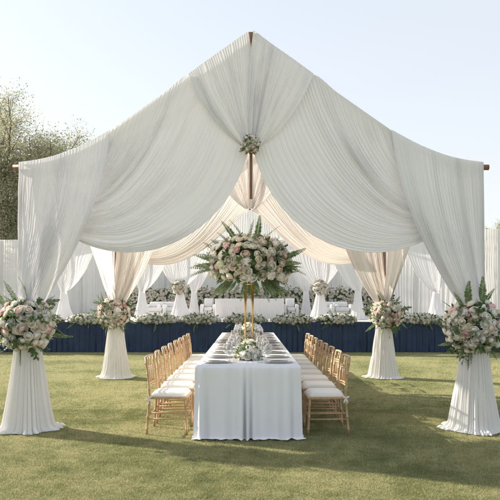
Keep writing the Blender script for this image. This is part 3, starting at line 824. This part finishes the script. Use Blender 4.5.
# backdrop of pleated white panels
bw = empty('backdrop_wall', (0, 27, 0), label='long wall of pleated white curtains behind the stage', cat='backdrop')
for i in range(10):
    x0 = -17.5 + i*3.5; x1 = x0 + 3.49; zt = 4.0 if x0 < 6 else 4.45
    drape('curtain_panel', [[(x0, 27 - .01*(i % 2), zt), (x1, 27 - .01*(i % 2), zt)], [(x0, 27, 0), (x1, 27, 0)]], 26, (.05, .05, .05), 500 + i*9, M['wall_drape'], bw, (0, 27, 0), ns=240, nt_=12)
    mb = MB(); mb.tube([(x0, .06, 0), (x0, .06, zt)], .03, 8); mb.build('post', M['charger'], bw)

# stage canopy: tied curtain columns under a white gable
sc_root = empty('stage_canopy', (0, 20, SZ), label='white draped canopy with tied curtain columns standing on the stage', cat='canopy')
SL = (0, 20, SZ)
def tied(cx, d, x0, x1, ztop, ztie, seed, rt_=.10, rb=.30, z0=SZ):
    m = M['stage_white']
    def row(a, b, z, bulge): return [(a + (b - a)*k/4, d - bulge*math.sin(math.pi*k/4), z) for k in range(5)]
    L0, L1 = cx - rt_, cx + rt_
    rows = [row(x0, x1, ztop, .05), row(x0*.94 + L0*.06, x1*.94 + L1*.06, ztop*.62 + ztie*.38, .1), row(x0*.6 + L0*.4, x1*.6 + L1*.4, ztop*.22 + ztie*.78, .14), row(L0, L1, ztie, rt_)]
    drape('tied_curtain', rows, 18, (.02, .03, .02), seed, m, sc_root, SL, ns=130, nt_=40)
    skirt('curtain_tail', cx, d, ztie + .02, z0, rt_*.95, rb, 14, seed + 3, m, sc_root, SL, puddle=.03)
    mb = MB(); mb.tube([(cx - SL[0], d + .05 - SL[1], z0 - SL[2]), (cx - SL[0], d + .05 - SL[1], ztop - SL[2])], .03, 8); mb.build('canopy_post', M['charger'], sc_root)
def sx_(px, d): return (px - VX) * d / F
zz = 3.45
for mir in (0, 1):
    def X(px, d): return sx_(px, d) if not mir else sx_(500 - px, d)
    def tie(cx, a, b, d, zt, ztie, seed, **k):
        a, b = (a, b) if not mir else (b, a)
        tied(X(cx, d), d, X(a, d), X(b, d), zt, ztie, seed + mir*50, **k)
    tie(142, 133, 172, 20, zz, 1.74, 610, rb=.27)
    tie(180, 153, 213, 20.6, zz, 1.85, 620, rb=.36)
    tie(194, 184, 214, 23.5, zz, 1.78, 630, rb=.22)
    tie(64, 52, 96, 20, zz, 1.72, 640, rb=.30)
    x, y, z = X(180, 20.6), 20.6, 1.86
    arrangement('stage_bouquet', (x, y - .12, z), (.23, .2, .24), [('cream', 8, .055), ('white', 6, .055), ('peach', 4, .06), ('blush', 2, .055)], 650 + mir, f"round cream rose bouquet on the {'left' if not mir else 'right'} inner column of the stage canopy", 'bouquet', 'bouquets on the stage canopy', ferns=0, sprigs=12, fernlen=.16, scale_n=.5)
    for cx_, d_, z_ in ((142, 20, 1.74), (194, 23.5, 1.78), (64, 20, 1.72)):
        pass
# gable cloth above
for sx in (-1, 1):
    rows = [[(0, 20.3, 5.3), (sx*2.0, 20.3, 4.45), (sx*4.2, 20.3, zz + .35), (sx*6.3, 20.3, zz + .15)], [(0, 20.25, 4.2), (sx*2.0, 20.15, 3.9), (sx*4.2, 20.2, zz + .1), (sx*6.3, 20.3, zz - .05)], [(0, 20.3, 3.25), (sx*2, 20.25, zz + .05), (sx*4.2, 20.3, zz - .15), (sx*6.3, 20.3, zz - .25)]]
    drape('gable_cloth', rows, 60, (.02, .03, .03), 660 + sx, M['stage_white'], sc_root, SL, ns=420, nt_=30)
    mb = MB(); mb.tube([(sx*.0, 22.2 - 20 - .0, 5.28 - SZ), (sx*6.3, 2.2, zz + .2 - SZ)], .04, 8); mb.build('canopy_rafter', M['charger'], sc_root)

# flower garlands along the stage edge
GAR = [('cream', 12, .056), ('white', 14, .056), ('peach', 4, .062), ('green', 4, .058), ('spray', 5, .045)]
NM = ['far left', 'left, next to the corner column', 'left of the rear left column', 'right of the rear left column', 'left of the centrepiece', 'behind the centrepiece', 'right of the centrepiece', 'left of the rear right column', 'right of the rear right column', 'right, next to the corner column', 'far right']
for i, (px, wd) in enumerate(((-8, 40), (40, 40), (88, 40), (157, 40), (199, 38), (245, 40), (293, 40), (337, 40), (424, 42), (468, 40), (508, 38))):
    x = sx_(px, 17.85); w2 = wd * 17.85 / F / 1.85
    def gf(i_, r): return Vector((r.uniform(-1, 1), -.6, r.uniform(-.9, .3))), 1
    arrangement('stage_garland', (x, 18.0, SZ + .06), (w2, .2, .17), GAR, 700 + i, f'cream rose garland on the stage edge, {NM[i]}', 'garland', 'flower garlands along the stage edge', ferns=10, sprigs=24, fernlen=.24, zmin=-.6, scale_n=1.2, fernfn=gf)

# flower hedge at the back of the stage
def hedge():
    r = R(31); root = empty('flower_hedge', (0, 25.3, SZ), label='long low hedge of cream roses along the back of the stage', cat='flower hedge')
    x0, x1 = -5.6, 5.6
    mb = MB(); mb.box(x0, x1, -.15, .3, 0, 1.0); mb.build('hedge_core', M['foam'], root, smooth=False)
    src = {}
    for k in ('cream', 'white', 'peach'):
        me = RM[k]; v = np.zeros(len(me.vertices)*3); me.vertices.foreach_get('co', v); src[k] = (v.reshape(-1, 3), np.array([list(p.vertices) for p in me.polygons]))
    for k, n_, mt in (('cream', 900, M['cream_petal']), ('white', 640, M['white_petal']), ('peach', 160, M['blush_petal'])):
        vs = []; fs = []; b = 0; sv, sf = src[k]
        for i in range(n_):
            x = r.uniform(x0, x1); z = r.uniform(.1, 1.12) ; y = -.2 + (.25*r.uniform(0, 1) if z > 1.0 else 0)
            sc = r.uniform(.045, .068); nrm = Vector((r.normal(0, .3), -1, r.normal(.25, .35))).normalized()
            mt_ = np.array((Matrix.Translation((x, y, z)) @ nrm.to_track_quat('Z', 'Y').to_matrix().to_4x4() @ Matrix.Scale(sc, 4)))
            vs.append(sv @ mt_[:3, :3].T + mt_[:3, 3]); fs.append(sf + b); b += len(sv)
        oo = link('roses', mesh('roses', np.concatenate(vs), np.concatenate(fs), mt), root); oo['kind'] = 'stuff'; oo['label'] = {'cream': 'cream roses', 'white': 'white roses', 'peach': 'blush roses'}[k]
    mb = MB()
    for i in range(900):
        p_ = Vector((r.uniform(x0, x1), -.17 + r.uniform(-.05, .05), r.uniform(.02, 1.12)))
        leaf_into(mb, p_, Vector((r.normal(0, 1), -.6, r.normal(.2, .8))), Vector(r.normal(0, 1, 3)), r.uniform(.08, .13), r.uniform(.03, .045))
    mb.build('foliage', M['leaf'], root)
hedge()

# stage furniture
def sofa(name, loc, wd, label, cat, group=None, h=.56):
    root = empty(name, loc, label=label, cat=cat, group=group); m = M['stage_white']; q = wd/2
    def b(nm, *a): mb = MB(); mb.box(*a); return bevel(mb.build(nm, m, root, smooth=False), .035, 4)
    b('base', -q + .1, q - .1, -.33, .30, .06, .24)
    k = max(1, round((wd - .24) / .55)); ww = (wd - .24) / k
    for i in range(k): b('seat_cushion', -q + .12 + i*ww + .004, -q + .12 + (i+1)*ww - .004, -.36, .22, .243, .37)
    for i in range(k): b('back_cushion', -q + .12 + i*ww + .004, -q + .12 + (i+1)*ww - .004, .10, .26, .373, h - .03)
    b('backrest', -q + .1, q - .1, .303, .42, .06, h)
    for sx in (-1, 1): b('arm', min(sx*q, sx*(q - .097)), max(sx*q, sx*(q - .097)), -.36, .42, .06, .47)
    for sx in (-1, 1):
        for sy in (-.28, .34): mb = MB(); mb.tube([(sx*(q - .06), sy, 0), (sx*(q - .06), sy, .06)], .02, 8); mb.build('leg', M['wood'], root)
    return root
sofa('armchair', (sx_(156, 21.8), 21.8, SZ), .72, 'white armchair on the stage left, beside the outer curtain column', 'armchair', 'white armchairs on the stage')
sofa('armchair', (sx_(169, 22.0), 22.0, SZ), .72, 'white armchair on the stage left, beside the bouquet column', 'armchair', 'white armchairs on the stage')
sofa('armchair', (sx_(327, 22.0), 22.0, SZ), .72, 'white armchair on the stage right, beside the bouquet column', 'armchair', 'white armchairs on the stage')
sofa('armchair', (sx_(341, 21.8), 21.8, SZ), .72, 'white armchair on the stage right, beside the outer curtain column', 'armchair', 'white armchairs on the stage')
for px, lb in ((208, 'white armchair just left of the stage table'), (291, 'white armchair just right of the stage table')):
    sofa('armchair', (sx_(px, 22.2), 22.4, SZ), .52, lb, 'armchair', 'white armchairs by the stage table', h=.68)
tb_ = empty('stage_table', (sx_(249.5, 22), 22, SZ), label='long table under a pleated white cloth in the middle of the stage', cat='table')
mb = MB(); mb.box(-1.17, 1.17, -.37, .37, .63, .665); bevel(mb.build('tabletop', M['stage_white'], tb_, smooth=False), .01, 2)
for sx in (-1, 1):
    for sy in (-1, 1): mb = MB(); mb.tube([(sx*1.0, sy*.28, 0), (sx*1.0, sy*.28, .625)], .025, 8); mb.build('leg', M['wood'], tb_)
ns = 900; per = []
for i in range(ns):
    u = i/ns*6.0
    if u < 2.3: q_ = (-1.15 + u, -.35, 0, -1)
    elif u < 3.0: q_ = (1.15, -.35 + (u - 2.3), 1, 0)
    elif u < 5.3: q_ = (1.15 - (u - 3.0), .35, 0, 1)
    else: q_ = (-1.15, .35 - (u - 5.3), -1, 0)
    per.append(q_)
per = np.array(per); t = np.linspace(0, 1, 12); S, T = np.meshgrid(np.linspace(0, 1, ns, endpoint=False), t)
f = pleat(S.ravel(), T.ravel(), 60, 9).reshape(S.shape) * (.012 + .02*T) + .012
p = np.stack([per[None, :, 0] + per[None, :, 2]*f, per[None, :, 1] + per[None, :, 3]*f, .655 - .65*T], -1)
link('table_skirt', mesh('table_skirt', p.reshape(-1, 3), grid_faces(ns, 12, True), M['stage_white']), tb_)

# ------------------------------------------------------------------ trees
def tree_meshes(seed, h, spread, nleaf, leaf=.14, airy=.5):
    r = R(seed); mb = MB(); tips = []
    def branch(p, d, L, rad, lev):
        n = 5; pts = [p.copy()]; dd = d.copy()
        for i in range(n):
            dd = (dd + Vector(r.normal(0, .13, 3)) + Vector((0, 0, .04 if lev < 3 else -.03))).normalized(); pts.append(pts[-1] + dd * L / n)
        mb.tube(pts, [rad * (1 - .5*i/n) for i in range(n + 1)], 7 if lev < 2 else 4, cap=False)
        if lev >= 3:
            for k in range(1, n + 1): tips.append((pts[k], dd.copy()))
        if lev == 4: return
        nb = [7, 5, 5, 4][lev]
        for k in range(nb):
            f = r.uniform(.3 if lev else .35, 1.0); i = min(n - 1, int(f*n)); pp = pts[i].lerp(pts[i+1], f*n - i)
            az = k * 2.4 + r.uniform(-.5, .5); ax = dd.orthogonal().normalized(); ax.rotate(Matrix.Rotation(az, 3, dd))
            an = r.uniform(.5, 1.05); nd = (dd*math.cos(an) + ax*math.sin(an) * spread).normalized()
            branch(pp, nd, L * r.uniform(.5, .72), rad * .5 * (1 - .3*f), lev + 1)
        if lev < 3: branch(pts[-1], dd, L*.6, rad*.5, lev + 1)
    branch(Vector((0, 0, 0)), Vector((0, 0, 1)), h*.42, h*.024, 0)
    tm = mb.mesh('trunk', M['bark'])
    T_ = np.array([list(a) for a, _ in tips]); D = np.array([list(b) for _, b in tips])
    idx = r.randint(0, len(T_), nleaf)
    c = T_[idx] + r.normal(0, .16*airy*h/10, (nleaf, 3)); a = D[idx] + r.normal(0, .7, (nleaf, 3)); a[:, 2] -= .25
    a /= np.linalg.norm(a, axis=1, keepdims=True)
    b = np.cross(a, r.normal(0, 1, (nleaf, 3))); b /= np.linalg.norm(b, axis=1, keepdims=True)
    L = leaf * r.uniform(.6, 1.25, nleaf)[:, None]
    v = np.stack([c, c + a*L*.5 + b*L*.2, c + a*L, c + a*L*.5 - b*L*.2], 1).reshape(-1, 3)
    cm = mesh('crown', v, np.arange(len(v)).reshape(-1, 4), M['tree_leaf'], smooth=False)
    return tm, cm
def tree(name, meshes, loc, rz, sc, label, group=None):
    root = empty(name, loc, rz, label=label, cat='tree', group=group)
    link('trunk', meshes[0], root); link('crown', meshes[1], root); root.scale = (sc, sc, sc); return root
TA = tree_meshes(3, 11, 1.0, 95000, .10, 1.25)
TB = tree_meshes(9, 8, 1.1, 60000, .10, 1.2)
tree('broadleaf_tree', TA, (sx_(10, 33), 33, 0), .6, 1.2, 'tall feathery olive green tree rising behind the left of the tent', 'trees behind the tent')
tree('broadleaf_tree', TB, (sx_(-6, 30), 30, 0), 2.0, .95, 'lower bushy tree at the left edge behind the curtain wall', 'trees behind the tent')
tree('broadleaf_tree', TB, (sx_(508, 38), 38, 0), 1.0, .9, 'small tree tip showing over the wall at the far right', 'trees behind the tent')
tree('broadleaf_tree', TA, (-13.0, 9.4, 0), 1.3, .55, 'tree outside the view to the left that shades the near lawn', 'trees beside the lawn')
